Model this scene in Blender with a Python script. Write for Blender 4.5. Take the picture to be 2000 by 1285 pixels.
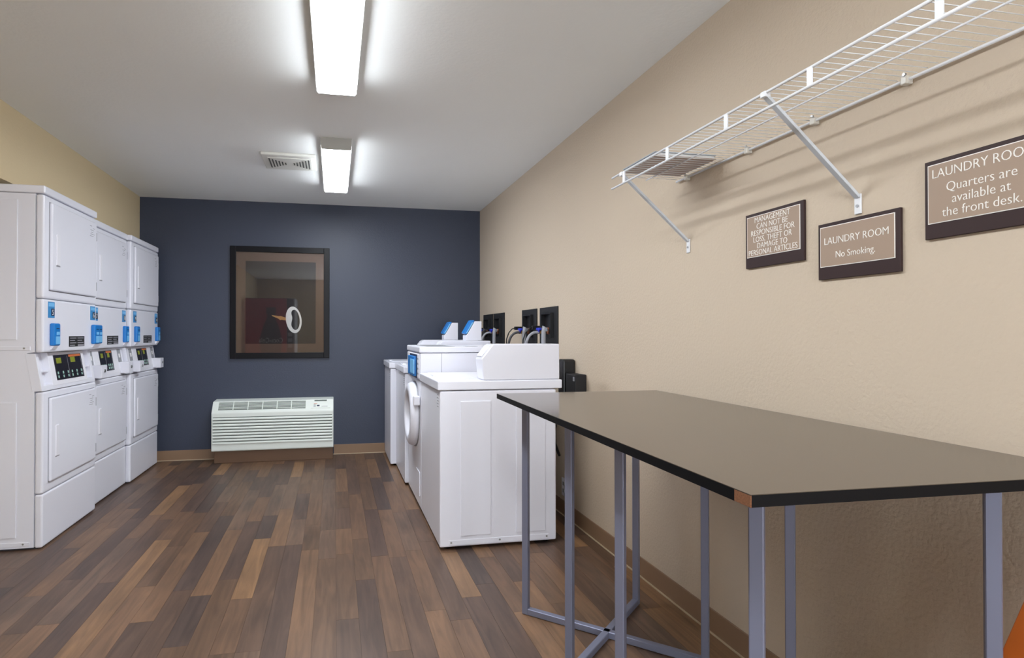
import bpy, bmesh, math, random
from mathutils import Vector, Matrix
random.seed(11)
for o in list(bpy.data.objects): bpy.data.objects.remove(o)
S = bpy.context.scene
COL = S.collection
R = math.radians

# ------------------------------------------------------------------ camera
cd = bpy.data.cameras.new('camera'); cam = bpy.data.objects.new('camera', cd); COL.objects.link(cam)
cd.sensor_width = 36.0; cd.lens = 1101.33 * 36 / 2000; cd.shift_x = 0.06543; cd.clip_start = 0.05
cam.location = (0, 0, 1.175); cam.rotation_euler = (R(90.447), 0, R(-11.047))
S.camera = cam
# ------------------------------------------------------------------ world / exposure
w = bpy.data.worlds.new('world'); S.world = w; w.use_nodes = True
w.node_tree.nodes['Background'].inputs[0].default_value = (0.90, 0.95, 1.0, 1)
w.node_tree.nodes['Background'].inputs[1].default_value = 3.3
S.view_settings.view_transform = 'Standard'; S.view_settings.look = 'None'
S.view_settings.gamma = 1.0; S.view_settings.use_curve_mapping = False
S.view_settings.exposure = 1.47
LAMP = 17.5            # emission of the ceiling diffusers

# ------------------------------------------------------------------ materials
def srgb(r, g, b):
    f = lambda c: (c / 255 / 12.92) if c / 255 <= 0.04045 else ((c / 255 + 0.055) / 1.055) ** 2.4
    return (f(r), f(g), f(b), 1)
def mat(name, col, rough=0.5, metal=0.0, spec=0.5, noise=None, bump=None, emit=None, coat=0.0, vary=0.06):
    m = bpy.data.materials.new(name); m.use_nodes = True
    nt = m.node_tree; N = nt.nodes; L = nt.links; b = N['Principled BSDF']
    b.inputs['Base Color'].default_value = col
    b.inputs['Roughness'].default_value = rough; b.inputs['Metallic'].default_value = metal
    b.inputs['Specular IOR Level'].default_value = spec
    b.inputs['Coat Weight'].default_value = coat
    g = N.new('ShaderNodeNewGeometry')
    n = N.new('ShaderNodeTexNoise'); n.inputs['Scale'].default_value = noise or 6.0; n.inputs['Detail'].default_value = 4
    L.new(g.outputs['Position'], n.inputs['Vector'])
    mx = N.new('ShaderNodeMix'); mx.data_type = 'RGBA'
    mx.inputs['A'].default_value = tuple(c * (1 - vary) for c in col[:3]) + (1,)
    mx.inputs['B'].default_value = tuple(min(1, c * (1 + vary)) for c in col[:3]) + (1,)
    L.new(n.outputs['Fac'], mx.inputs['Factor']); L.new(mx.outputs['Result'], b.inputs['Base Color'])
    if bump:
        n2 = N.new('ShaderNodeTexNoise'); n2.inputs['Scale'].default_value = bump[0]; n2.inputs['Detail'].default_value = 3
        L.new(g.outputs['Position'], n2.inputs['Vector'])
        bp = N.new('ShaderNodeBump'); bp.inputs['Strength'].default_value = bump[1]; bp.inputs['Distance'].default_value = bump[2]
        L.new(n2.outputs['Fac'], bp.inputs['Height']); L.new(bp.outputs['Normal'], b.inputs['Normal'])
    if emit:
        b.inputs['Emission Color'].default_value = emit[0]; b.inputs['Emission Strength'].default_value = emit[1]
    return m
M = {}
M['beige'] = mat('wall_beige', srgb(200, 184, 164), 0.75, bump=(85, 0.55, 0.004), noise=1.5, vary=0.02)
M['tan'] = mat('wall_tan', srgb(214, 196, 160), 0.8, bump=(85, 0.4, 0.003), noise=1.5, vary=0.02)
M['navy'] = mat('wall_navy', srgb(56, 63, 81), 0.48, bump=(90, 0.35, 0.003), noise=1.5, vary=0.03)
M['ceil'] = mat('ceiling_paint', srgb(238, 240, 239), 0.9, bump=(60, 0.25, 0.003), noise=2, vary=0.02)
M['base'] = mat('cove_base_vinyl', srgb(140, 112, 88), 0.5, vary=0.04)
M['caulk'] = mat('caulk', srgb(190, 172, 145), 0.7)
M['subfloor'] = mat('subfloor', srgb(45, 36, 31), 0.8)
M['white'] = mat('white_enamel', srgb(230, 231, 241), 0.28, vary=0.01)
M['white2'] = mat('white_plastic', srgb(234, 234, 242), 0.4, vary=0.01)
M['seam'] = mat('dark_gap', srgb(60, 60, 66), 0.7)
M['greyline'] = mat('grey_print', srgb(150, 150, 158), 0.6)
M['blue'] = mat('reader_blue', srgb(18, 120, 200), 0.35)
M['blue2'] = mat('reader_label', srgb(120, 190, 240), 0.4)
M['navyprint'] = mat('navy_print', srgb(28, 42, 74), 0.5)
M['sticker'] = mat('sticker_blue', srgb(60, 140, 200), 0.4)
M['paper'] = mat('paper_white', srgb(235, 235, 235), 0.6)
M['black'] = mat('black_plastic', srgb(20, 20, 23), 0.4)
M['matteblack'] = mat('black_matte', srgb(26, 26, 30), 0.65)
M['screen'] = mat('display_black', srgb(26, 28, 40), 0.25)
M['led'] = mat('led_green', srgb(120, 128, 34), 0.4, emit=(srgb(130, 140, 30), 0.06))
M['btn'] = mat('button_green', srgb(150, 190, 178), 0.4)
M['orangeprint'] = mat('orange_print', srgb(200, 110, 60), 0.5)
M['grey'] = mat('grey_plate', srgb(150, 152, 158), 0.45)
M['steel'] = mat('steel', srgb(170, 172, 175), 0.35, metal=0.9)
M['leg'] = mat('silver_paint', srgb(128, 132, 154), 0.42, metal=0.4, vary=0.03)
M['wire'] = mat('white_vinyl_wire', srgb(226, 228, 232), 0.4, vary=0.01)
M['brace'] = mat('grey_brace', srgb(196, 200, 206), 0.4, vary=0.01)
M['clip'] = mat('clear_clip', srgb(205, 200, 190), 0.3)
M['signdark'] = mat('sign_espresso', srgb(54, 38, 38), 0.5, spec=0.25)
M['signtan'] = mat('sign_taupe', srgb(160, 138, 120), 0.55, vary=0.02)
M['signwhite'] = mat('sign_white', srgb(238, 234, 228), 0.5)
M['ptac'] = mat('ptac_plastic', srgb(226, 232, 226), 0.45, vary=0.01)
M['ptacdark'] = mat('ptac_grille_dark', srgb(98, 106, 100), 0.7)
M['ptacbase'] = mat('ptac_subbase', srgb(98, 72, 52), 0.55)
M['frame'] = mat('frame_black', srgb(12, 12, 18), 0.4, spec=0.2)
M['mat'] = mat('mat_board', srgb(112, 92, 82), 0.8)
M['print'] = mat('print_charcoal', srgb(54, 52, 56), 0.8)
M['bone'] = mat('print_key_white', srgb(252, 252, 252), 0.6)
M['gold'] = mat('print_key_gold', srgb(190, 150, 95), 0.6)
M['laminate'] = mat('laminate_espresso', srgb(80, 70, 60), 0.13, noise=40, vary=0.08, bump=(400, 0.03, 0.0005))
M['edge'] = mat('black_edge_band', srgb(9, 9, 12), 0.6, spec=0.15)
M['hosegrey'] = mat('hose_grey', srgb(150, 152, 160), 0.45)
M['hosedark'] = mat('hose_dark', srgb(70, 70, 74), 0.55)
M['valve'] = mat('valve_blue', srgb(30, 50, 190), 0.4)
M['brass'] = mat('brass', srgb(170, 130, 80), 0.35, metal=0.9)
M['copper'] = mat('copper', srgb(180, 120, 95), 0.4, metal=0.6)
M['folder'] = mat('folder_grey', srgb(176, 158, 150), 0.5)
M['foldertop'] = mat('folder_blue_grey', srgb(160, 170, 182), 0.5)
M['red'] = mat('vending_red', srgb(170, 22, 34), 0.35)
M['vdark'] = mat('vending_black', srgb(24, 24, 28), 0.4)
M['bottle'] = mat('bottle_print', srgb(46, 18, 22), 0.4)
M['orange'] = mat('orange_board', srgb(205, 105, 34), 0.45, noise=14, vary=0.12)
M['glass_dark'] = mat('porthole_glass', srgb(40, 42, 48), 0.08)
M['pan'] = mat('fixture_pan', srgb(205, 205, 202), 0.5, vary=0.01)
M['cap'] = mat('fixture_end_cap', srgb(176, 176, 172), 0.6, vary=0.01)
M['vent'] = mat('vent_plastic', srgb(222, 222, 216), 0.5, vary=0.01)
M['ventdark'] = mat('vent_slot', srgb(80, 82, 80), 0.8)
M['lens_side'] = mat('lit_diffuser_side', srgb(245, 246, 250), 0.4, emit=((0.91, 0.965, 1.02, 1), LAMP * .62))
M['lens'] = mat('lit_diffuser', srgb(245, 246, 250), 0.4, emit=((0.91, 0.965, 1.02, 1), LAMP))
def chip_mat():
    m = mat('chipboard', srgb(120, 78, 50), 0.9, noise=420, vary=0.6); return m
M['chip'] = chip_mat()
def glass_mat():
    m = bpy.data.materials.new('picture_glass'); m.use_nodes = True; nt = m.node_tree; nt.nodes.clear()
    o = nt.nodes.new('ShaderNodeOutputMaterial'); t = nt.nodes.new('ShaderNodeBsdfTransparent'); g = nt.nodes.new('ShaderNodeBsdfGlossy')
    g.inputs['Roughness'].default_value = 0.015; f = nt.nodes.new('ShaderNodeFresnel'); f.inputs['IOR'].default_value = 1.62
    x = nt.nodes.new('ShaderNodeMixShader'); L = nt.links
    L.new(f.outputs[0], x.inputs[0]); L.new(t.outputs[0], x.inputs[1]); L.new(g.outputs[0], x.inputs[2]); L.new(x.outputs[0], o.inputs[0])
    return m
M['glass'] = glass_mat()
def plank_mat(name, island):
    m = bpy.data.materials.new(name); m.use_nodes = True; nt = m.node_tree; N = nt.nodes; L = nt.links; b = N['Principled BSDF']
    if island: rnd = N.new('ShaderNodeNewGeometry').outputs['Random Per Island']
    else: rnd = N.new('ShaderNodeObjectInfo').outputs['Random']
    ramp = N.new('ShaderNodeValToRGB'); cr = ramp.color_ramp; cr.interpolation = 'CONSTANT'
    cols = [(0.0, (94, 75, 65)), (0.14, (116, 90, 71)), (0.30, (105, 82, 65)), (0.44, (124, 96, 74)), (0.56, (86, 71, 64)), (0.66, (112, 90, 75)), (0.78, (101, 80, 67)), (0.89, (140, 108, 79)), (0.95, (132, 102, 77))]
    cr.elements[0].position = 0; cr.elements[0].color = srgb(*cols[0][1]); cr.elements[1].position = cols[1][0]; cr.elements[1].color = srgb(*cols[1][1])
    for p_, c_ in cols[2:]:
        e = cr.elements.new(p_); e.color = srgb(*c_)
    L.new(rnd, ramp.inputs[0])
    geo = N.new('ShaderNodeNewGeometry')
    mul = N.new('ShaderNodeMath'); mul.operation = 'MULTIPLY'; mul.inputs[1].default_value = 37.0; L.new(rnd, mul.inputs[0])
    cmb = N.new('ShaderNodeCombineXYZ'); L.new(mul.outputs[0], cmb.inputs[0]); L.new(mul.outputs[0], cmb.inputs[2])
    add = N.new('ShaderNodeVectorMath'); add.operation = 'ADD'; L.new(geo.outputs['Position'], add.inputs[0]); L.new(cmb.outputs[0], add.inputs[1])
    sc = N.new('ShaderNodeVectorMath'); sc.operation = 'MULTIPLY'; sc.inputs[1].default_value = (26, 2.2, 1); L.new(add.outputs[0], sc.inputs[0])
    n = N.new('ShaderNodeTexNoise'); n.inputs['Scale'].default_value = 1.0; n.inputs['Detail'].default_value = 7; n.inputs['Distortion'].default_value = 1.4
    L.new(sc.outputs[0], n.inputs['Vector'])
    n3 = N.new('ShaderNodeTexNoise'); n3.inputs['Scale'].default_value = 3.0; n3.inputs['Detail'].default_value = 3; L.new(add.outputs[0], n3.inputs['Vector'])
    r2 = N.new('ShaderNodeValToRGB'); r2.color_ramp.elements[0].position = 0.28; r2.color_ramp.elements[0].color = (0.66, 0.65, 0.65, 1)
    r2.color_ramp.elements[1].position = 0.72; r2.color_ramp.elements[1].color = (1.18, 1.16, 1.14, 1); L.new(n.outputs['Fac'], r2.inputs[0])
    r3 = N.new('ShaderNodeValToRGB'); r3.color_ramp.elements[0].position = 0.3; r3.color_ramp.elements[0].color = (0.82, 0.83, 0.85, 1)
    r3.color_ramp.elements[1].position = 0.7; r3.color_ramp.elements[1].color = (1.12, 1.1, 1.07, 1); L.new(n3.outputs['Fac'], r3.inputs[0])
    m1 = N.new('ShaderNodeMix'); m1.data_type = 'RGBA'; m1.blend_type = 'MULTIPLY'; m1.inputs['Factor'].default_value = 1
    L.new(ramp.outputs[0], m1.inputs['A']); L.new(r2.outputs[0], m1.inputs['B'])
    m2 = N.new('ShaderNodeMix'); m2.data_type = 'RGBA'; m2.blend_type = 'MULTIPLY'; m2.inputs['Factor'].default_value = 1
    L.new(m1.outputs['Result'], m2.inputs['A']); L.new(r3.outputs[0], m2.inputs['B'])
    L.new(m2.outputs['Result'], b.inputs['Base Color'])
    b.inputs['Roughness'].default_value = 0.40; b.inputs['Specular IOR Level'].default_value = 0.45
    bp = N.new('ShaderNodeBump'); bp.inputs['Strength'].default_value = 0.12; bp.inputs['Distance'].default_value = 0.001
    L.new(n.outputs['Fac'], bp.inputs['Height']); L.new(bp.outputs['Normal'], b.inputs['Normal'])
    return m
M['plank'] = plank_mat('wood_plank', False); M['plank_far'] = plank_mat('wood_plank_field', True)

# ------------------------------------------------------------------ mesh helpers
class MB:
    def __init__(s): s.bm = bmesh.new()
    def box(s, x0, x1, y0, y1, z0, z1, bev=0.0, seg=2):
        t = bmesh.new()
        bmesh.ops.create_cube(t, size=1.0)
        for v in t.verts:
            v.co = Vector(((x0 + x1) / 2 + v.co.x * abs(x1 - x0), (y0 + y1) / 2 + v.co.y * abs(y1 - y0), (z0 + z1) / 2 + v.co.z * abs(z1 - z0)))
        if bev > 0: bmesh.ops.bevel(t, geom=t.edges[:], offset=bev, segments=seg, profile=0.5, affect='EDGES', clamp_overlap=True)
        return s.merge(t)
    def merge(s, t, mtx=None):
        if mtx is not None: t.transform(mtx)
        me = bpy.data.meshes.new('tmp'); t.to_mesh(me); t.free(); s.bm.from_mesh(me); bpy.data.meshes.remove(me); return s
    def prism(s, pts, axis, a, b, bev=0.0):
        """pts: polygon in the two other axes (cyclic order), extruded from a to b along axis"""
        t = bmesh.new()
        def P(u, v, k): return {'x': (k, u, v), 'y': (u, k, v), 'z': (u, v, k)}[axis]
        va = [t.verts.new(P(u, v, a)) for u, v in pts]; vb = [t.verts.new(P(u, v, b)) for u, v in pts]
        t.faces.new(va); t.faces.new(vb[::-1]); n = len(pts)
        for i in range(n): t.faces.new((va[i], vb[i], vb[(i + 1) % n], va[(i + 1) % n]))
        bmesh.ops.recalc_face_normals(t, faces=t.faces[:])
        if bev > 0: bmesh.ops.bevel(t, geom=t.edges[:], offset=bev, segments=2, profile=0.5, affect='EDGES', clamp_overlap=True)
        return s.merge(t)
    def tube(s, pts, r, n=10, caps=True):
        pts = [Vector(p) for p in pts]; t = bmesh.new(); rings = []
        rr = r if isinstance(r, (list, tuple)) else [r] * len(pts)
        up = None
        for i, p in enumerate(pts):
            d = (pts[min(i + 1, len(pts) - 1)] - pts[max(i - 1, 0)]).normalized()
            if up is None:
                up = Vector((0, 0, 1)) if abs(d.z) < 0.9 else Vector((1, 0, 0))
            a = d.cross(up).normalized(); bb = a.cross(d).normalized(); up = bb
            rings.append([t.verts.new(p + rr[i] * (a * math.cos(2 * math.pi * k / n) + bb * math.sin(2 * math.pi * k / n))) for k in range(n)])
        for i in range(len(rings) - 1):
            for k in range(n): f = t.faces.new((rings[i][k], rings[i][(k + 1) % n], rings[i + 1][(k + 1) % n], rings[i + 1][k])); f.smooth = True
        if caps: t.faces.new(rings[0]); t.faces.new(rings[-1][::-1])
        bmesh.ops.recalc_face_normals(t, faces=t.faces[:])
        return s.merge(t)
    def lathe_x(s, prof, cy, cz, n=40):
        """prof: list of (x, radius) revolved around the x axis through (cy, cz)"""
        t = bmesh.new(); rings = []
        for x, r in prof:
            rings.append([t.verts.new((x, cy + r * math.cos(2 * math.pi * k / n), cz + r * math.sin(2 * math.pi * k / n))) for k in range(n)])
        for i in range(len(rings) - 1):
            for k in range(n): f = t.faces.new((rings[i][k], rings[i][(k + 1) % n], rings[i + 1][(k + 1) % n], rings[i + 1][k])); f.smooth = True
        t.faces.new(rings[0]); t.faces.new(rings[-1][::-1])
        bmesh.ops.recalc_face_normals(t, faces=t.faces[:])
        return s.merge(t)
    def beam(s, p, q, wd, ht, side=None):
        """square bar from p to q; wd across (horizontal), ht the other way"""
        p = Vector(p); q = Vector(q); d = (q - p).normalized()
        a = Vector(side).normalized() if side else (d.cross(Vector((0, 0, 1))).normalized())
        b_ = d.cross(a).normalized(); t = bmesh.new(); V = []
        for c in (p, q):
            V.append([t.verts.new(c + a * (wd / 2) * i + b_ * (ht / 2) * j) for i, j in ((-1, -1), (1, -1), (1, 1), (-1, 1))])
        t.faces.new(V[0]); t.faces.new(V[1][::-1])
        for k in range(4): t.faces.new((V[0][k], V[1][k], V[1][(k + 1) % 4], V[0][(k + 1) % 4]))
        bmesh.ops.recalc_face_normals(t, faces=t.faces[:])
        bmesh.ops.bevel(t, geom=t.edges[:], offset=min(wd, ht) * 0.08, segments=1, affect='EDGES')
        return s.merge(t)
def obj(name, mb, m, parent=None, label=None):
    me = bpy.data.meshes.new(name)
    if isinstance(mb, MB):
        if parent is not None:
            bmesh.ops.translate(mb.bm, verts=mb.bm.verts[:], vec=-Vector(parent['origin_']) if 'origin_' in parent else Vector((0, 0, 0)))
        mb.bm.to_mesh(me); mb.bm.free()
    else: me = mb
    me.materials.append(m if not isinstance(m, str) else M[m])
    o = bpy.data.objects.new(name, me); COL.objects.link(o)
    if parent is not None: o.parent = parent
    if parent is not None and 'origin_' in parent: pass
    if label: o['label'] = label
    return o
ORI = {}
class Thing:
    """an Empty at the base of a thing; parts are given in world coordinates"""
    def __init__(s, name, label, cat, loc, group=None):
        e = bpy.data.objects.new(name, None); COL.objects.link(e); e.location = loc; e.empty_display_size = 0.1
        e['label'] = label; e['category'] = cat
        if group: e['group'] = group
        s.e = e; s.loc = Vector(loc)
    def part(s, name, mb, m, under=None, label=None):
        bmesh.ops.translate(mb.bm, verts=mb.bm.verts[:], vec=-s.loc)
        return obj(name, mb, m, under or s.e, label) if 0 else s._mk(name, mb, m, under, label)
    def _mk(s, name, mb, m, under, label):
        me = bpy.data.meshes.new(name); mb.bm.to_mesh(me); mb.bm.free(); me.materials.append(M[m])
        o = bpy.data.objects.new(name, me); COL.objects.link(o); o.parent = under or s.e
        if label: o['label'] = label
        return o
def single(name, mb, m, label, cat, group=None):
    o = obj(name, mb, m); o['label'] = label; o['category'] = cat
    if group: o['group'] = group
    return o
def struct(name, mb, m, parent=None):
    o = obj(name, mb, m, parent)
    if parent is None: o['kind'] = 'structure'
    return o
def text_into(mb, body, size, origin, right, up, align='CENTER', depth=0.0008, thin=0.0, sx=1.0):
    c = bpy.data.curves.new('t', 'FONT'); c.body = body; c.size = size; c.align_x = align; c.extrude = depth / 2; c.offset = thin; c.resolution_u = 3
    o = bpy.data.objects.new('t', c); COL.objects.link(o)
    dg = bpy.context.evaluated_depsgraph_get(); me = bpy.data.meshes.new_from_object(o.evaluated_get(dg))
    right = Vector(right); up = Vector(up); nrm = right.cross(up); o0 = Vector(origin)
    for v in me.vertices:
        x, y, z = v.co; v.co = o0 + right * x * sx + up * y + nrm * z
    mb.bm.from_mesh(me); bpy.data.meshes.remove(me); bpy.data.objects.remove(o); bpy.data.curves.remove(c)
    return mb

# ------------------------------------------------------------------ room shell
XR, XL, YB, H = 1.458, -1.7575, 5.601, 2.428
YF = -2.4            # wall behind the camera
XA = -2.42           # back of the dryer alcove
fl = struct('floor', MB().box(XA - .1, XR + .1, YF - .1, YB + .1, -.12, -.004), 'subfloor')
struct('ceiling', MB().box(XA - .1, XR + .1, YF - .1, YB + .1, H, H + .1), 'ceil')
struct('wall_right', MB().box(XR, XR + .1, YF, YB, 0, H), 'beige')
struct('wall_back', MB().box(XA - .1, XR + .1, YB, YB + .1, 0, H), 'navy')
struct('wall_front', MB().box(XA - .1, -.12, YF - .1, YF, 0, H).box(1.40, XR + .1, YF - .1, YF, 0, H).box(-.12, 1.40, YF - .1, YF, 2.2, H), 'tan')   # unseen opening, added so sky light from behind the camera fills the room
struct('wall_left', MB().box(XA, XL, YF, YB, 2.006, H).box(XA, XL, YF, 1.2, 0, 2.006), 'tan')
struct('wall_alcove', MB().box(XA - .1, XA, YF, YB, 0, H), 'tan')
# cove base and the pale caulk line at its foot
struct('baseboard_right', MB().box(XR - .007, XR, YF, YB, .004, .094, .002), 'base')
struct('baseboard_back', MB().box(XA, -1.085, YB - .007, YB, .004, .094, .002).box(-.008, XR - .007, YB - .007, YB, .004, .094, .002), 'base')
struct('trim_1', MB().box(XR - .012, XR, YF, YB, -.002, .006, .001), 'caulk')
struct('trim_2', MB().box(XA, XR - .012, YB - .012, YB, -.002, .006, .001), 'caulk')
# floor planks, each board an object; the unseen field behind the camera is one part
bmq = MB().box(-.5, .5, -.5, .5, -1, 0); PL = bpy.data.meshes.new('plank'); bmq.bm.to_mesh(PL); bmq.bm.free(); PL.materials.append(M['plank'])
pw = 0.0915; x = -1.64; far = MB(); cnt = 0
while x < XR - .001:
    x1 = min(x + pw, XR); y = 1.55 - random.random() * .7
    yy = YF
    while yy < y:
        l = random.uniform(.5, 1.1); e = min(yy + l, y); far.box(x + .0004, x1 - .0004, yy + .0004, e - .0004, -.004, 0); yy = e
    while y < YB:
        l = random.choice((.42, .55, .7, .85, .95, 1.1)) * random.uniform(.9, 1.1); e = min(y + l, YB)
        if YB - e < .15: e = YB
        o = bpy.data.objects.new('plank', PL); COL.objects.link(o); o.parent = fl
        o.location = ((x + x1) / 2, (y + e) / 2, 0); o.scale = (x1 - x - .0008, e - y - .0008, .004); cnt += 1; y = e
    x = x1
fo = obj('plank_field', far, 'plank_far', fl); fo['kind'] = 'stuff'
al = MB(); al.box(XA, -1.64, YF, YB, -.004, 0); o = obj('plank_field', al, 'plank_far', fl); o['kind'] = 'stuff'

# ------------------------------------------------------------------ ceiling lights
def fixture(y0, y1, label):
    t = Thing('ceiling_light', label, 'light', (.007, (y0 + y1) / 2, H), 'fluorescent wrap fixtures on the ceiling')
    cx = .007
    t.part('housing', MB().box(cx - .085, cx + .085, y0 + .004, y1 - .004, H - .046, H - .0005, .002).box(cx - .098, cx + .098, y0 + .004, y1 - .004, H - .048, H - .044), 'pan')  # second box: lip added to keep the diffuser's light off the nearby ceiling
    df = t.part('diffuser', MB().prism([(cx - .088, H - .0485), (cx + .088, H - .0485), (cx + .087, H - .066), (cx + .082, H - .072), (cx - .082, H - .072), (cx - .087, H - .066)], 'y', y0 + .009, y1 - .009), 'lens')
    df.data.materials.append(M['lens_side'])          # the prismatic flanks glow less than the bottom
    for f in df.data.polygons:
        if abs(f.normal.z) < .9: f.material_index = 1
    for a in (y0, y1 - .008):
        t.part('end_cap', MB().prism([(cx - .098, H - .0005), (cx + .098, H - .0005), (cx + .096, H - .066), (cx + .088, H - .076), (cx - .088, H - .076), (cx - .096, H - .066)], 'y', a, a + .008), 'cap')
fixture(1.62, 2.83, 'large lit ceiling light cut by the top edge of the picture')
fixture(3.668, 4.80, 'lit ceiling light beside the square vent near the navy wall')
fixture(-.45, .77, 'lit ceiling light above the camera, out of view')

# exhaust vent
t = Thing('ceiling_vent', 'white square exhaust vent grille on ceiling beside far light', 'vent', (-.32, 4.21, H))
vx0, vx1, vy0, vy1 = -.505, -.135, 4.035, 4.385
t.part('grille', MB().prism([(vx0, vy0), (vx1, vy0), (vx1, vy1), (vx0, vy1)], 'z', H - .022, H - .0005, .006), 'vent')
t.part('raised_panel', MB().box(vx0 + .04, vx1 - .03, vy0 + .05, vy1 - .05, H - .027, H - .02, .002), 'vent')
for sgn in (-1, 1):
    for k in range(6):
        hx = (vx0 + vx1) / 2 + sgn * (.03 + .021 * k); hh = .025 + .017 * k
        t.part('slot', MB().box(hx - .0045, hx + .0045, 4.21 - hh, 4.21 + hh, H - .0285, H - .0265), 'ventdark')

# ------------------------------------------------------------------ stacked dryers
def dryer(label, XF, Y0, W, HT, nums, coin):
    D = .62
    t = Thing('stacked_dryer', label, 'dryer', (XF - D / 2, Y0 + W / 2, 0), 'stacked dryers along the left wall')
    Y1 = Y0 + W; g = .003; XB = XF - D; ft = .043
    Z = dict(kick=.298, low=.855, ctl=1.068, mid=1.366, top=HT - .047)
    # side / body shell with the slanted control section
    prof = [(XB, .012), (XF - ft, .012), (XF - ft, Z['low']), (XF - ft - .036, Z['ctl']), (XF - ft, Z['ctl'] + .004), (XF - ft, Z['top']), (XB, Z['top'])]
    body = MB().prism(prof, 'y', Y0 + .004, Y1 - .004)
    bo = t.part('body', body, 'white')
    for (za, zb) in ((.07, .80), (1.14, Z['top'] - .035)):
        t.part('side_panel', MB().box(XB + .08, XF - ft - .085, Y0 - .001, Y0 + .006, za, zb, .0022), 'white', bo)
    for za in (.022, 1.082):
        st = t.part('screw_strip', MB().box(XB + .06, XF - ft - .02, Y0 + .001, Y0 + .006, za, za + .022, .002), 'white', bo)
        t.part('screw', MB().tube([(XF - ft - .05, Y0 + .003, za + .012), (XF - ft - .05, Y0 - .001, za + .012)], .005, 8), 'steel', bo)
    t.part('plinth', MB().box(XB + .02, XF - .03, Y0 + .02, Y1 - .02, 0, .014), 'seam')
    t.part('top_cap', MB().box(XB - .005, XF + .004, Y0, Y1, Z['top'] + .003, HT, .008, 3), 'white')
    # fronts
    def front(name, z0, z1):
        return t.part(name, MB().box(XF - ft + g, XF, Y0 + .001, Y1 - .001, z0 + g / 2, z1 - g / 2, .011, 3), 'white')
    front('kick_panel', .006, Z['kick'])
    lowp = front('lower_front', Z['kick'], Z['low']); upp = front('upper_front', Z['mid'], Z['top'])
    midp = front('middle_front', Z['ctl'], Z['mid'])
    def door(z0, z1, txt):
        ya, yb = Y0 + .062, Y1 - .035
        rim = t.part('door_gap', MB().box(XF - .002, XF + .0012, ya - .004, yb + .003, z0 - .004, z1 + .004, .0005, 1), 'greyline')
        d = t.part('door', MB().box(XF - .004, XF + .015, ya, yb, z0, z1, .009, 3), 'white')
        zc = (z0 + z1) / 2
        h = t.part('handle', MB().box(XF + .012, XF + .0195, ya + .048, ya + .088, zc - .10, zc + .075, .006, 2), 'white2', d)
        t.part('handle_recess', MB().box(XF + .013, XF + .0158, ya + .046, ya + .094, zc - .106, zc - .1), 'greyline', d)
        for zz in (z1 - .09, z0 + .07):
            t.part('hinge', MB().box(XF + .001, XF + .012, yb + .004, yb + .012, zz - .028, zz + .028, .002, 1), 'grey', d)
        lb = MB()
        for k, (a, b) in enumerate(((.0, .03), (.045, .075), (.008, .06), (.02, .05), (.01, .068), (.0, .055))):
            lb.box(XF + .0148, XF + .0155, yb - .11 + a, yb - .11 + b, z1 - .035 - .013 * k, z1 - .032 - .013 * k)
        t.part('printed_notice', lb, 'greyline', d)
    door(.352, .815, 0); door(1.415, Z['top'] - .035, 1)
    # number stickers, card readers, notice
    for k, (yc, nm) in enumerate(((Y0 + .088, nums[0]), (Y1 - .060, nums[1]))):
        s_ = t.part('number_sticker', MB().box(XF - .001, XF + .0012, yc - .037, yc + .037, 1.262, 1.352), 'sticker')
        t.part('sticker_print', MB().box(XF + .001, XF + .0018, yc - .032, yc + .032, 1.325, 1.345), 'blue2', s_)
        t.part('number_field', MB().box(XF + .001, XF + .0018, yc - .003, yc + .034, 1.274, 1.314), 'navyprint', s_)
        nt_ = text_into(MB(), nm, .043 if len(nm) == 1 else .03, (XF + .0022, yc + .0155, 1.279 if len(nm) == 1 else 1.283), (0, 1, 0), (0, 0, 1)); t.part('number', nt_, 'paper', s_)
        yr = yc + (.018 if k == 0 else .012)
        r_ = t.part('card_reader', MB().box(XF - .002, XF + .026, yr - .036, yr + .036, 1.105, 1.232, .009, 3), 'blue')
        t.part('reader_label', MB().box(XF + .0255, XF + .0272, yr - .022, yr + .026, 1.114, 1.158, .0005, 1), 'blue2', r_)
        t.part('reader_label', MB().box(XF + .0255, XF + .0272, yr - .014, yr + .022, 1.166, 1.184, .0005, 1), 'blue2', r_)
        t.part('card_slot', MB().box(XF + .0255, XF + .0268, yr - .016, yr + .018, 1.200, 1.205), 'navyprint', r_)
        t.part('reader_bracket', MB().prism([(XF - .002, 1.106), (XF + .02, 1.106), (XF + .006, 1.084), (XF - .002, 1.084)], 'y', yr - .028, yr + .026), 'white2', r_)
    yc = Y0 + W * .585
    nl = t.part('instruction_label', MB().box(XF - .001, XF + .0012, yc - .105, yc + .105, 1.095, 1.158), 'matteblack')
    tl = MB()
    for a in range(4):
        for b in (-1, 1):
            if a == 3 and b == 1: continue
            tl.box(XF + .001, XF + .0016, yc + b * .05 - .042, yc + b * .05 + .042 - .02 * (a % 2), 1.144 - .0145 * a, 1.149 - .0145 * a)
    tl.box(XF + .001, XF + .0016, yc + .012, yc + .098, 1.097, 1.108)
    t.part('label_print', tl, 'greyline', nl)
    # sloped control section
    zl, zh = Z['low'] + .003, Z['ctl'] - .003; sl = -.036 / (zh - zl)
    def fx(z, o=0): return XF - .004 + sl * (z - zl) + o
    def slab(y0, y1, za, zb, o0, o1):
        return MB().prism([(fx(za, o0), za), (fx(za, o1), za), (fx(zb, o1), zb), (fx(zb, o0), zb)], 'y', y0, y1, .0015)
    for a, b in ((Y0 + .002, Y0 + .034), (Y1 - .034, Y1 - .002)):
        t.part('side_cheek', slab(a, b, zl, zh, -.05, 0), 'white')
    t.part('control_recess', slab(Y0 + .03, Y1 - .03, zl, zh, -.06, -.034), 'white')
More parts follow.
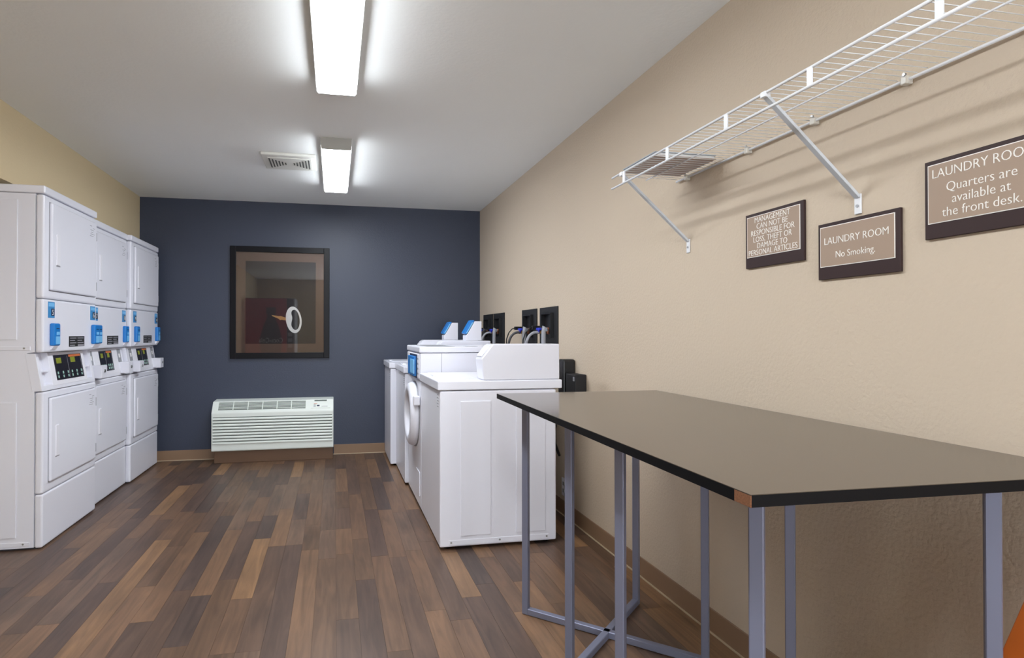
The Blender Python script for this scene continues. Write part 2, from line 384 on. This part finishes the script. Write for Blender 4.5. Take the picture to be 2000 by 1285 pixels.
    t.part('control_sill', slab(Y0 + .03, Y1 - .03, zl, zl + .028, -.05, 0), 'white')
    ca, cb = (Y0 + .13, Y1 - .115)
    cp = t.part('control_panel', slab(ca, cb, zl + .02, zh, -.05, .002), 'white2')
    da, db = (Y0 + .185, Y1 - .155) if not coin else (Y0 + .225, Y1 - .215)
    dz0, dz1 = zl + .046, zh - .016
    ds = t.part('display', slab(da, db, dz0, dz1, .001, .0042), 'screen', cp)
    half = (db - da) / 2
    for k in range(2):
        q0 = da + k * half + .012; q1 = q0 + half - .03; dh = dz1 - dz0
        t.part('readout', slab(q0 + .012, q0 + .012 + half * .34, dz1 - dh * .34, dz1 - dh * .12, .004, .0052), 'led', ds)
        for i in range(3):
            for j in range(2):
                zz = dz0 + .012 + j * .022; yy = q0 + .012 + i * (q1 - q0 - .024) / 2
                t.part('button', slab(yy - .007, yy + .007, zz, zz + .015, .004, .0055), 'btn', ds)
        t.part('outline', slab(q1 + .004, q1 + .0065, dz0 + .008, dz1 - .008, .004, .0048), 'greyline', ds)
    t.part('printed_band', slab(da + half + .006, db - .012, dz1 - .016, dz1 - .003, .004, .005), 'orangeprint', ds)
    for a, b in ((Y0 + .034, ca), (cb, Y1 - .034)):
        if coin:
            t.part('coin_panel', slab(a - .001, b + .001, zl, zh, -.05, .0), 'white2')
            gp = t.part('grey_plate', slab((a + b) / 2 - .028, (a + b) / 2 + .034, zh - .108, zh - .012, 0, .003), 'grey')
            t.part('plate_print', slab((a + b) / 2 - .014, (a + b) / 2 + .018, zh - .075, zh - .045, .002, .0042), 'paper', gp)
            cb_ = t.part('coin_box', MB().box(XF - .03, XF + .05, (a + b) / 2 - .02, (a + b) / 2 + .072, zl + .012, zl + .098, .003), 'white')
            t.part('lock', MB().tube([(XF + .049, (a + b) / 2 + .026, zl + .06), (XF + .056, (a + b) / 2 + .026, zl + .06)], .011, 12), 'steel', cb_)
            t.part('keyhole', MB().box(XF + .055, XF + .0568, (a + b) / 2 + .023, (a + b) / 2 + .029, zl + .052, zl + .068), 'black', cb_)
        else:
            t.part('pocket_shelf', slab(a, b, (zl + zh) / 2 - .004, (zl + zh) / 2 + .004, -.05, -.008), 'white')
    return t
dryer('nearest stacked dryer, tallest of the row, numbered 5 and 6', -1.561, 3.437, .697, 1.985, ('5', '6'), False)
dryer('middle stacked dryer with coin boxes, numbered 7 and 8', -1.600, 4.136, .672, 1.952, ('7', '8'), True)
dryer('farthest stacked dryer next to the navy wall, numbered 9 and 10', -1.572, 4.815, .690, 1.950, ('9', '10'), True)

# ------------------------------------------------------------------ washers
def embossed(t, bo, XF, Y0):
    for a, b in ((.115, .285), (.43, .60)):
        t.part('side_panel', MB().box(XF + a, XF + b, Y0 - .005, Y0 + .004, .075, .805, .0022, 2), 'white', bo)
    st = t.part('screw_strip', MB().box(XF + .05, XF + .62, Y0 - .002, Y0 + .004, .026, .055, .002), 'white', bo)
    for a in (.062, .335, .607):
        t.part('screw', MB().tube([(XF + a, Y0 + .002, .042), (XF + a, Y0 - .004, .042)], .0055, 10), 'steel', bo)
def top_washer(label, XF, Y0, W, reader, side):
    D = .665; Y1 = Y0 + W
    t = Thing('top_load_washer', label, 'washer', (XF + D / 2, Y0 + W / 2, 0), 'washers along the right wall')
    bo = t.part('cabinet', MB().box(XF, XF + D, Y0, Y1, .018, .862, .008, 3), 'white')
    if side: embossed(t, bo, XF, Y0)
    for a in (.05, D - .05):
        for b in (Y0 + .05, Y1 - .05):
            t.part('foot', MB().tube([(XF + a, b, 0), (XF + a, b, .02)], .02, 12), 'black')
    tp = t.part('worktop', MB().box(XF - .012, XF + D + .035, Y0 - .004, Y1 + .004, .866, .916, .006, 3), 'white')
    t.part('loading_lid', MB().box(XF + .03, XF + .60, Y0 + .19, Y1 - .05, .914, .9215, .004, 2), 'white', tp)
    t.part('lid_grip', MB().box(XF + .02, XF + .045, Y0 + W / 2, Y0 + W / 2 + .12, .915, .926, .003), 'white', tp)
    cx = XF + .245
    cs = t.part('console', MB().prism([(cx, .917), (cx - .012, 1.035), (cx + .052, 1.116), (XF + D + .022, 1.116), (XF + D + .022, .917)], 'y', Y0 + .001, Y0 + .142, .006), 'white')
    t.part('end_trim', MB().prism([(cx - .006, 1.046), (cx - .0095, 1.049), (cx + .038, 1.109), (cx + .043, 1.106)], 'y', Y0 + .02, Y0 + .125), 'white2', cs)
    t.part('top_slot', MB().box(XF + D - .08, XF + D - .03, Y0 + .004, Y0 + .012, 1.1155, 1.1172), 'grey', cs)
    lb = MB()
    for k in range(5): lb.box(XF - .0012, XF + .002, Y0 + .04, Y0 + .075 + .012 * (k % 2), .835 - .016 * k, .840 - .016 * k)
    t.part('printed_notice', lb, 'greyline', bo)
    if reader:
        x0 = XF + .487
        rt = t.part('reader_tower', MB().prism([(x0, 1.117), (x0 + .13, 1.117), (x0 + .13, 1.272), (x0 + .075, 1.272), (x0 + .012, 1.166), (x0, 1.16)], 'y', Y0 + .02, Y0 + .125, .003), 'white')
        q = MB(); q.prism([(x0 + .004, 1.168), (x0 - .014, 1.178), (x0 + .046, 1.280), (x0 + .070, 1.280), (x0 + .074, 1.270), (x0 + .066, 1.268)], 'y', Y0 + .025, Y0 + .12, .003)
        rd = t.part('card_reader', q, 'blue', rt)
        t.part('reader_edge', MB().prism([(x0 + .010, 1.172), (x0 + .003, 1.178), (x0 + .052, 1.262), (x0 + .064, 1.264)], 'y', Y0 + .022, Y0 + .123), 'blue2', rt)
    return t
top_washer('nearest white top-load washer with big rear console, beside table', .557, 2.998, .665, False, True)
top_washer('low white top-load washer third from table, under the larger blue reader tower', .533, 4.345, .645, True, False)
top_washer('farthest low white top-load washer against the navy wall', .484, 5.0, .592, True, False)
# front loader
XF, Y0, Y1, D = .557, 3.675, 4.32, .66
t = Thing('front_load_washer', 'tall white front-load washer with porthole door and blue front card reader', 'washer', (XF + D / 2, (Y0 + Y1) / 2, 0), 'washers along the right wall')
bo = t.part('cabinet', MB().box(XF, XF + D, Y0, Y1, .018, .862, .008, 3), 'white')
up = t.part('upper_cabinet', MB().box(XF - .006, XF + D, Y0, Y1, .866, 1.044, .006, 2), 'white')
t.part('side_seam', MB().box(XF + .136, XF + .139, Y0 - .0008, Y0 + .002, .875, 1.042), 'greyline', up)
tp = t.part('top_panel', MB().box(XF - .012, XF + D + .01, Y0 - .004, Y1 + .004, 1.047, 1.086, .008, 3), 'white')
t.part('top_inset', MB().box(XF + .05, XF + .24, Y0 + .06, Y1 - .06, 1.084, 1.0875, .001), 'grey', tp)
t.part('top_slot', MB().box(XF + .32, XF + .40, Y0 + .06, Y0 + .16, 1.085, 1.0875), 'grey', tp)
cp = t.part('control_panel', MB().box(XF - .012, XF, Y0 + .03, Y1 - .03, .876, 1.036, .003), 'white2', up)
t.part('reader_bezel', MB().box(XF - .015, XF - .010, Y0 + .10, Y0 + .44, .872, 1.032, .001, 1), 'navyprint', up)
rd = t.part('card_reader', MB().box(XF - .034, XF - .012, Y0 + .125, Y0 + .415, .885, 1.018, .005), 'blue', up)
t.part('reader_label', MB().box(XF - .038, XF - .03, Y0 + .105, Y0 + .27, .902, .998, .002), 'blue2', up)
pb = MB()
for k in range(4): pb.box(XF - .0135, XF - .011, Y0 + .045, Y0 + .08, .9 + .033 * k, .912 + .033 * k)
t.part('panel_print', pb, 'grey', cp)
for a in (.05, D - .05):
    for b in (Y0 + .05, Y1 - .05): t.part('foot', MB().tube([(XF + a, b, 0), (XF + a, b, .02)], .02, 12), 'black')
cy, cz = 3.955, .612
dr = t.part('door', MB().lathe_x([(XF + .002, .222), (XF - .02, .222), (XF - .046, .212), (XF - .058, .190), (XF - .058, .158), (XF - .046, .146), (XF - .02, .140)], cy, cz), 'white')
t.part('door_glass', MB().lathe_x([(XF - .019, .139), (XF - .024, .12), (XF - .03, .06)], cy, cz), 'glass_dark', dr)
t.part('door_gasket', MB().lathe_x([(XF + .003, .229), (XF - .006, .229)], cy, cz), 'grey', dr)
t.part('door_latch', MB().box(XF - .045, XF - .002, cy - .252, cy - .2, cz + .085, cz + .145, .006), 'white2', dr)
t.part('service_cover', MB().box(XF - .005, XF + .002, Y0 + .05, Y0 + .2, .09, .25, .003), 'white', bo)

# ------------------------------------------------------------------ outlet boxes and hoses
BX = [(5.10, 5.43), (4.735, 5.065), (3.928, 4.252), (3.53, 3.858)]
PLACE = ['farthest black outlet box, next to the navy wall corner', 'second black outlet box from the navy wall, behind blue reader tower',
         'third black outlet box from the navy wall, left of the nearest one', 'nearest and largest black outlet box on the beige wall']
for k, (a, b) in enumerate(BX):
    t = Thing('outlet_box', PLACE[k], 'outlet box', (XR, (a + b) / 2, 1.09), 'black washer outlet boxes in the beige wall')
    z0, z1 = 1.085, 1.357; d = .032
    fr = MB()
    fr.box(XR - .009, XR, a, a + .075, z0, z1).box(XR - .009, XR, b - .09, b, z0, z1).box(XR - .009, XR, a + .075, b - .09, z1 - .05, z1).box(XR - .009, XR, a + .075, b - .09, z0, z0 + .06)
    t.part('faceplate', fr, 'matteblack')
    ia, ib = a + .075, b - .09
    inn = MB(); inn.box(XR - d, XR - .009, ia - .008, ia, z0 + .06, z1 - .042).box(XR - d, XR - .009, ib, ib + .008, z0 + .06, z1 - .042).box(XR - d, XR - .009, ia, ib, z1 - .05, z1 - .042)
    t.part('rim', inn, 'black')
    t.part('recess', MB().box(XR - .004, XR - .0005, ia, ib, z0 + .06, z1 - .05), 'black')
    yc = (a + b) / 2
    vv = t.part('valve', MB().tube([(XR - .002, yc + .01, 1.185), (XR - .07, yc + .01, 1.185)], .012, 10), 'brass')
    t.part('valve_handle', MB().box(XR - .085, XR - .062, yc - .022, yc + .042, 1.196, 1.214, .006).tube([(XR - .074, yc + .01, 1.18), (XR - .074, yc + .01, 1.205)], .009, 8), 'valve', vv)
    t.part('copper_stub', MB().tube([(XR - .03, yc - .05, 1.17), (XR - .03, yc - .05, 1.215)], .008, 8), 'copper')
    # inlet hose: out of the valve, over and down behind the washer
    pts = []
    for i in range(15):
        u = i / 14; ang = u * math.pi / 2
        pts.append((XR - .072 - .09 * math.sin(ang), yc + .01 + .02 * u, 1.18 - .105 * (1 - math.cos(ang)) + .012 * math.sin(ang * 2)))
    e = pts[-1]; pts += [(e[0] - .004, e[1], e[2] - .2), (e[0] + .02, e[1], .55)]
    dk = k in (0, 2)
    HL = ['grey inlet hose curving from the farthest outlet box', 'grey inlet hose curving from the second outlet box from navy wall', 'dark inlet hose curving from the third outlet box', 'pale grey inlet hose curving from the nearest outlet box']
    single('inlet_hose', MB().tube(pts, .0095, 10), 'hosedark' if k == 2 else 'hosegrey', HL[k], 'hose', 'washer inlet hoses')
    dp = []
    for i in range(13):
        u = i / 12
        dp.append((XR - .052 - .02 * math.sin(min(1, u * 3) * math.pi / 2), yc - .075, 1.19 + .03 * math.sin(min(1, u * 2.6) * math.pi) - .55 * max(0, u - .2)))
    DL = ['grey drain hose hanging below the farthest outlet box', 'grey drain hose hanging below the second outlet box from navy wall', 'grey drain hose hanging below the third outlet box', 'thick grey drain hose hanging below the nearest outlet box']
    single('drain_hose', MB().tube(dp, .0155, 12), 'hosegrey' if k != 0 else 'hosedark', DL[k], 'hose', 'washer drain hoses')
    # plug and cord on the far side of the box
    py = b + .035 if k != 3 else b + .028
    pz = 1.215
    CL = ['black power cord plugged in beside the farthest outlet box', 'black power cord between the two far outlet boxes', 'black power cord plugged in left of the third outlet box', 'black power cord between the two near outlet boxes']
    cdt = Thing('power_cord', CL[k], 'cord', (XR, py, .6), 'washer power cords')
    cdt.part('plug', MB().box(XR - .06, XR - (.0095 if k == 1 else .001), py - .014, py + .014, pz - .013, pz + .015, .004), 'black')
    cp_ = [(XR - .058, py, pz), (XR - .075, py + .01, pz - .004), (XR - .10, py + .02, pz - .035), (XR - .115, py + .03, pz - .085), (XR - .118, py + .03, pz - .15), (XR - .11, py + .02, .9), (XR - .10, py, .6)]
    cdt.part('cable', MB().tube(cp_, .0045, 8), 'black')

# black boxes behind the near washer and the outlet plate low on the wall
t = Thing('wall_box', 'small black box with white sticker on beige wall behind near washer', 'box', (1.42, 3.17, .84))
t.part('case', MB().box(1.385, XR - .0005, 3.105, 3.245, .80, .932, .006), 'matteblack')
t.part('sticker', MB().box(1.3835, 1.386, 3.115, 3.135, .893, .918), 'grey')
single('wall_bracket', MB().box(1.372, XR - .0005, 3.26, 3.34, .80, 1.015, .014, 3), 'black', 'tall black rounded box behind near washer console', 'box')
single('black_cable', MB().tube([(1.40, 3.3, .80), (1.37, 3.32, .74), (1.35, 3.33, .66), (1.34, 3.34, .58), (1.36, 3.36, .48), (1.40, 3.38, .40)], [.03, .032, .03, .022, .012, .008], 10), 'black', 'thick black cable bundle hanging behind near washer', 'cable')
t = Thing('wall_outlet', 'small white electrical outlet low on wall behind table leg', 'outlet', (XR, 3.44, .14))
t.part('plate', MB().box(XR - .007, XR - .0005, 3.40, 3.47, .125, .24, .003), 'white2')
for zz in (.16, .205): t.part('socket', MB().box(XR - .009, XR - .006, 3.42, 3.45, zz - .012, zz + .012, .002), 'grey')

# ------------------------------------------------------------------ framed picture
px0, px1, pz0, pz1 = -.968, -.052, .938, 2.000
t = Thing('framed_picture', 'black framed picture of a key hanging on navy wall', 'picture', ((px0 + px1) / 2, YB, pz0))
fw = .054; ya, yb = YB - .028, YB - .0005
for nm, q in (('left', (px0, px0 + fw, pz0, pz1)), ('r', (px1 - fw, px1, pz0, pz1)), ('t', (px0 + fw, px1 - fw, pz1 - fw, pz1)), ('b', (px0 + fw, px1 - fw, pz0, pz0 + fw))):
    t.part('frame_rail', MB().box(q[0], q[1], ya, yb, q[2], q[3], .003), 'frame')
ix0, ix1, iz0, iz1 = px0 + fw, px1 - fw, pz0 + fw, pz1 - fw
t.part('mat_board', MB().box(ix0, ix1, YB - .012, YB - .008, iz0, iz1), 'mat')
mw = .085
pr = t.part('print', MB().box(ix0 + mw, ix1 - mw * .9, YB - .0125, YB - .0105, iz0 + mw, iz1 - mw), 'print')
kb = MB(); kx, kz = -.388, 1.305; n = 36; bm2 = bmesh.new(); vo = []; vi = []
yk = YB - .0135
for i in range(n):
    a = 2 * math.pi * i / n
    vo.append(bm2.verts.new((kx + .074 * math.cos(a), yk, kz + .126 * math.sin(a) - .02 * math.cos(a))))
    dent = .022 * math.exp(-((a - math.pi) / .5) ** 2)
    vi.append(bm2.verts.new((kx + .010 + .046 * math.cos(a) + dent, yk, kz + .096 * math.sin(a) - .015 * math.cos(a))))
for i in range(n): bm2.faces.new((vo[i], vo[(i + 1) % n], vi[(i + 1) % n], vi[i]))
ex = bmesh.ops.extrude_face_region(bm2, geom=bm2.faces[:]); bmesh.ops.translate(bm2, verts=[v for v in ex['geom'] if isinstance(v, bmesh.types.BMVert)], vec=(0, .001, 0))
bmesh.ops.recalc_face_normals(bm2, faces=bm2.faces[:]); kb.merge(bm2)
t.part('key_bow', kb, 'bone', pr)
t.part('key_shaft', MB().prism([(kx - .072, kz + .020), (kx - .072, kz - .006), (kx - .115, kz + .000), (kx - .125, kz - .004), (kx - .140, kz + .010), (kx - .195, kz + .034), (kx - .205, kz + .046), (kx - .140, kz + .034), (kx - .12, kz + .036)], 'y', YB - .0135, YB - .0125), 'gold', pr)
t.part('glass', MB().box(ix0 - .002, ix1 + .002, YB - .020, YB - .0185, iz0 - .002, iz1 + .002), 'glass')

# ------------------------------------------------------------------ packaged terminal air conditioner
ax0, ax1 = -1.088, -.012; yf = 5.372
t = Thing('wall_air_conditioner', 'white through-wall air conditioner under the picture on brown base', 'air conditioner', ((ax0 + ax1) / 2, 5.48, 0))
t.part('subbase', MB().box(ax0 + .02, ax1 - .004, yf + .022, YB - .0005, 0, .115, .004), 'ptacbase')
sec = [(yf + .004, .112), (yf, .122), (yf, .455), (yf + .012, .475), (yf + .078, .553), (YB - .001, .560), (YB - .001, .112)]
bo = t.part('cover', MB().prism([(y, z) for y, z in sec], 'x', ax0, ax1, .006), 'ptac')
n = 9
for k in range(n):
    z = .1755 + k * .0272
    t.part('louver', MB().prism([(yf + .002, z), (yf - .009, z + .002), (yf - .010, z + .012), (yf - .004, z + .0195), (yf + .002, z + .0205)], 'x', ax0 + .012, ax1 - .012, .002), 'ptac')
    t.part('louver_gap', MB().box(ax0 + .014, ax1 - .014, yf - .0012, yf + .002, z + .0205, z + .0272), 'ptacdark')
def slope(u0, u1, x0, x1, o0, o1):
    # slab on the slanted top face; u runs 0..1 up the slope
    A = Vector((yf + .012, .475)); B = Vector((yf + .078, .553)); d = B - A; nn = Vector((-d.y, d.x)).normalized()
    P = [A + d * u0 + nn * o0, A + d * u0 + nn * o1, A + d * u1 + nn * o1, A + d * u1 + nn * o0]
    return MB().prism([(p.x, p.y) for p in P], 'x', x0, x1)
gx0, gx1 = ax0 + .055, ax1 - .255
gr = t.part('discharge_grille', slope(.08, .92, gx0, gx1, -.002, .0012), 'ptacdark')
for k in range(6):
    u = .16 + .135 * k; t.part('grille_bar', slope(u, u + .045, gx0, gx1, .001, .005), 'ptac', gr)
for k in range(1, 6):
    xx = gx0 + (gx1 - gx0) * k / 6; t.part('grille_post', slope(.06, .94, xx - .004, xx + .004, .001, .007), 'ptac', gr)
cpn = t.part('control_door', slope(.05, .98, ax1 - .205, ax1 - .03, 0, .004), 'ptac')
t.part('display', slope(.78, .92, ax1 - .175, ax1 - .062, .004, .006), 'ptacdark', cpn)
t.part('button', slope(.24, .36, ax1 - .152, ax1 - .128, .004, .006), 'navyprint', cpn)
for u in (.18, .30, .42): t.part('button', slope(u, u + .05, ax1 - .182, ax1 - .162, .004, .0055), 'grey', cpn)
t.part('control_print', slope(.20, .24, ax1 - .11, ax1 - .055, .004, .005), 'greyline', cpn)
t.part('label_print', slope(.5, .54, ax1 - .18, ax1 - .15, .004, .005), 'orangeprint', cpn)

# ------------------------------------------------------------------ folding table
t = Thing('work_table', 'dark laminate work table on silver tube legs along the beige wall', 'table', (1.06, 1.58, 0))
ZT = .914
poly = [(.660, .802), (1.430, .790), (1.451, 2.362), (.690, 2.362)]
tt = t.part('tabletop', MB().prism(poly, 'z', ZT - .021, ZT - .0012), 'edge')
t.part('laminate', MB().prism([(x + .0008 * (1 if x < 1 else -1), y + .0008 * (1 if y < 1 else -1)) for x, y in poly], 'z', ZT - .0012, ZT), 'laminate', tt)
t.part('bare_chipboard', MB().prism([(.6594, .8015), (.6612, .8015), (.6622, .8405), (.6603, .8405)], 'z', ZT - .0205, ZT - .0015), 'chip', tt, 'bare brown chipboard where edge band is missing')
tw = .0255
def pedestal(pa, pd, pb, pe):
    for p_, q_ in ((pa, pe), (pd, pb)):
        p_ = Vector(p_); q_ = Vector(q_); d = (q_ - p_).normalized()
        side = Vector((-d.y, d.x, 0))
        for c in (p_, q_):
            t.part('leg', MB().beam((c.x, c.y, .002), (c.x, c.y, ZT - .0215), tw, tw, side), 'leg')
        a = p_ + d * tw / 2; b = q_ - d * tw / 2; off = 0
        t.part('foot_rail', MB().beam((a.x, a.y, tw / 2 + .002), (b.x, b.y, tw / 2 + .002), tw, tw), 'leg')
        t.part('top_rail', MB().beam((a.x, a.y, ZT - .0215 - tw / 2), (b.x, b.y, ZT - .0215 - tw / 2), tw, tw), 'leg')
pedestal((.788, 2.265), (1.284, 2.25), (.787, 1.812), (1.288, 1.79))
pedestal((.783, 1.455), (1.285, 1.405), (.778, .930), (1.288, .898))

# ------------------------------------------------------------------ wire shelf
t = Thing('wire_shelf', 'white vinyl wire shelf with diagonal braces high on beige wall', 'shelf', (XR - .15, 1.35, 1.79))
zs, xf_, ye, yn = 1.832, XR - .305, 2.205, .32
xb_ = XR - .012
for nm, p_, r_ in (('front_rail', (xf_, zs + .0), .0042), ('front_rail', (xf_ - .002, zs - .046), .0042), ('back_rail', (xb_, zs - .004), .0042), ('middle_rod', (XR - .155, zs - .004), .0026)):
    t.part(nm, MB().tube([(p_[0], ye if nm == 'front_rail' else ye - .012, p_[1]), (p_[0], yn, p_[1])], r_, 10), 'wire')
wm = MB().tube([(0, 0, 0), (xb_ - xf_, 0, 0)], .0011, 6); WME = bpy.data.meshes.new('cross_wire'); wm.bm.to_mesh(WME); wm.bm.free(); WME.materials.append(M['wire'])
y = ye - .022
while y > yn:
    o = bpy.data.objects.new('cross_wire', WME); COL.objects.link(o); o.parent = t.e; o.location = Vector((xf_, y, zs + .0035)) - t.loc; y -= .0254
y = 2.104
while y > yn:
    t.part('lip_tie', MB().box(xf_ - .004, xf_ + .0005, y - .008, y + .008, zs - .046, zs + .002, .0008, 1), 'wire'); y -= .3045
for y in (2.12, 1.764, 1.48, 1.195, .89, .59):
    c_ = t.part('wall_clip', MB().box(XR - .022, XR - .0005, y - .009, y + .009, zs - .016, zs + .006, .003), 'clip')
    t.part('clip_screw', MB().tube([(XR - .020, y - .004, zs + .008), (XR - .026, y - .004, zs + .008)], .004, 8), 'steel', c_)
for y in (2.124, 1.342, .56):
    b_ = t.part('brace', MB().beam((xf_ + .002, y, zs - .006), (XR - .005, y, 1.562), .016, .009, (0, 1, 0)), 'brace')
    t.part('brace_foot', MB().box(XR - .005, XR - .0005, y - .011, y + .011, 1.513, 1.570, .0015, 1), 'wire', b_)
    t.part('screw', MB().tube([(XR - .004, y, 1.536), (XR - .0075, y, 1.536)], .0042, 10), 'steel', b_)
    t.part('brace_hook', MB().box(xf_ - .007, xf_ + .012, y - .009, y + .009, zs - .012, zs + .004, .002), 'wire', b_)
t = Thing('flat_binder', 'grey flat binder lying on far end of wire shelf', 'binder', (1.3, 2.02, zs + .005))
t.part('cover_board', MB().box(1.168, 1.425, 1.905, 2.145, zs + .0052, zs + .0085, .001, 1), 'folder')
t.part('pages', MB().box(1.174, 1.42, 1.91, 2.14, zs + .0085, zs + .0185), 'paper')
t.part('cover_board', MB().box(1.168, 1.425, 1.905, 2.145, zs + .0185, zs + .022, .001, 1), 'foldertop')

# ------------------------------------------------------------------ signs
def sign(label, y0, y1, z0, z1, lines, mb_=.037):
    t = Thing('wall_sign', label, 'sign', (XR, (y0 + y1) / 2, z0), 'brown laundry signs on the beige wall')
    t.part('backing_plate', MB().box(XR - .009, XR - .0005, y0, y1, z0, z1, .001, 1), 'signdark')
    a, b, c, d = y0 + .0135, y1 - .0085, z0 + mb_, z1 - .0105
    t.part('white_border', MB().box(XR - .0102, XR - .0085, a, b, c, d), 'signwhite')
    t.part('taupe_panel', MB().box(XR - .011, XR - .0095, a + .0022, b - .0022, c + .0022, d - .0022), 'signtan')
    yc = (a + b) / 2
    for s_, size, f, sx in lines:
        tx = text_into(MB(), s_, size, (XR - .0115, yc, c + (d - c) * f), (0, -1, 0), (0, 0, 1), thin=-size * .012, sx=sx, depth=.0012)
        t.part('lettering', tx, 'signwhite')
sign('small brown sign lettered MANAGEMENT CAN NOT BE RESPONSIBLE, below the wire shelf', 1.524, 1.780, 1.406, 1.597,
     [(s_, .0275, .83 - i * .158, x_) for i, (s_, x_) in enumerate((('MANAGEMENT', .85), ('CAN NOT BE', .85), ('RESPONSIBLE FOR', .87), ('LOSS, THEFT OR', .85), ('DAMAGE TO', .85), ('PERSONAL ARTICLES', .84)))])
sign('brown sign lettered LAUNDRY ROOM No Smoking. under the shelf brace', 1.2155, 1.4705, 1.337, 1.505,
     [('LAUNDRY ROOM', .030, .55, .86), ('No Smoking.', .028, .20, .86)])
sign('brown sign lettered Quarters are available at the front desk., cut by frame edge', .898, 1.153, 1.408, 1.601,
     [('LAUNDRY ROOM', .032, .76, .84), ('Quarters are', .032, .50, .86), ('available at', .032, .295, .86), ('the front desk.', .032, .09, .86)])

# ------------------------------------------------------------------ orange board at the lower right
single('leaning_board', MB().prism([(.60, 0.0), (1.085, .0), (.845, .75), (.60, .75)], 'x', 1.335, 1.353, .002), 'orange', 'orange board with a slanted edge at the lower right corner behind table leg', 'board')

# ------------------------------------------------------------------ drinks machine seen only in the picture glass
vx0, vx1, vy = -1.70, -.76, -.15
t = Thing('vending_machine', 'red drinks vending machine reflected in the picture glass', 'vending machine', ((vx0 + vx1) / 2, vy - .38, 0))
t.part('cabinet', MB().box(vx0, vx1, vy - .78, vy - .06, .03, 1.86, .01), 'vdark')
fp = t.part('door_panel', MB().box(vx0 + .01, vx1 - .16, vy - .06, vy, .12, 1.85, .008), 'red')
sp = t.part('selection_panel', MB().box(vx1 - .155, vx1 - .03, vy - .06, vy - .005, .12, 1.85, .006), 'vdark')
t.part('chrome_strip', MB().box(vx1 - .028, vx1 - .004, vy - .06, vy, .12, 1.85, .004), 'steel')
for k in range(6): t.part('select_button', MB().box(vx1 - .135, vx1 - .05, vy - .006, vy + .004, .9 + .11 * k, .97 + .11 * k, .004), 'grey', sp)
bx = -1.21
pts = [(.0, .25), (.20, .25), (.21, .55), (.17, .75), (.205, .95), (.20, 1.10), (.14, 1.32), (.075, 1.48), (.075, 1.56), (.09, 1.56), (.09, 1.68)]
t.part('bottle_print', MB().prism([(bx + a, b) for a, b in pts] + [(bx - a, b) for a, b in pts[::-1]][:-1], 'y', vy, vy + .002), 'bottle', fp)
t.part('lettering', text_into(MB(), 'Coca-Cola', .13, (bx, vy + .0035, 1.0), (-1, 0, 0), (0, 0, 1), sx=.8), 'paper', fp)
t.part('dispensing_bin', MB().box(vx0 + .2, vx1 - .3, vy, vy + .03, .16, .36, .008), 'vdark', fp)
for a in (vx0 + .06, vx1 - .06):
    for b in (vy - .7, vy - .12): t.part('foot', MB().tube([(a, b, 0), (a, b, .04)], .025, 10), 'black')
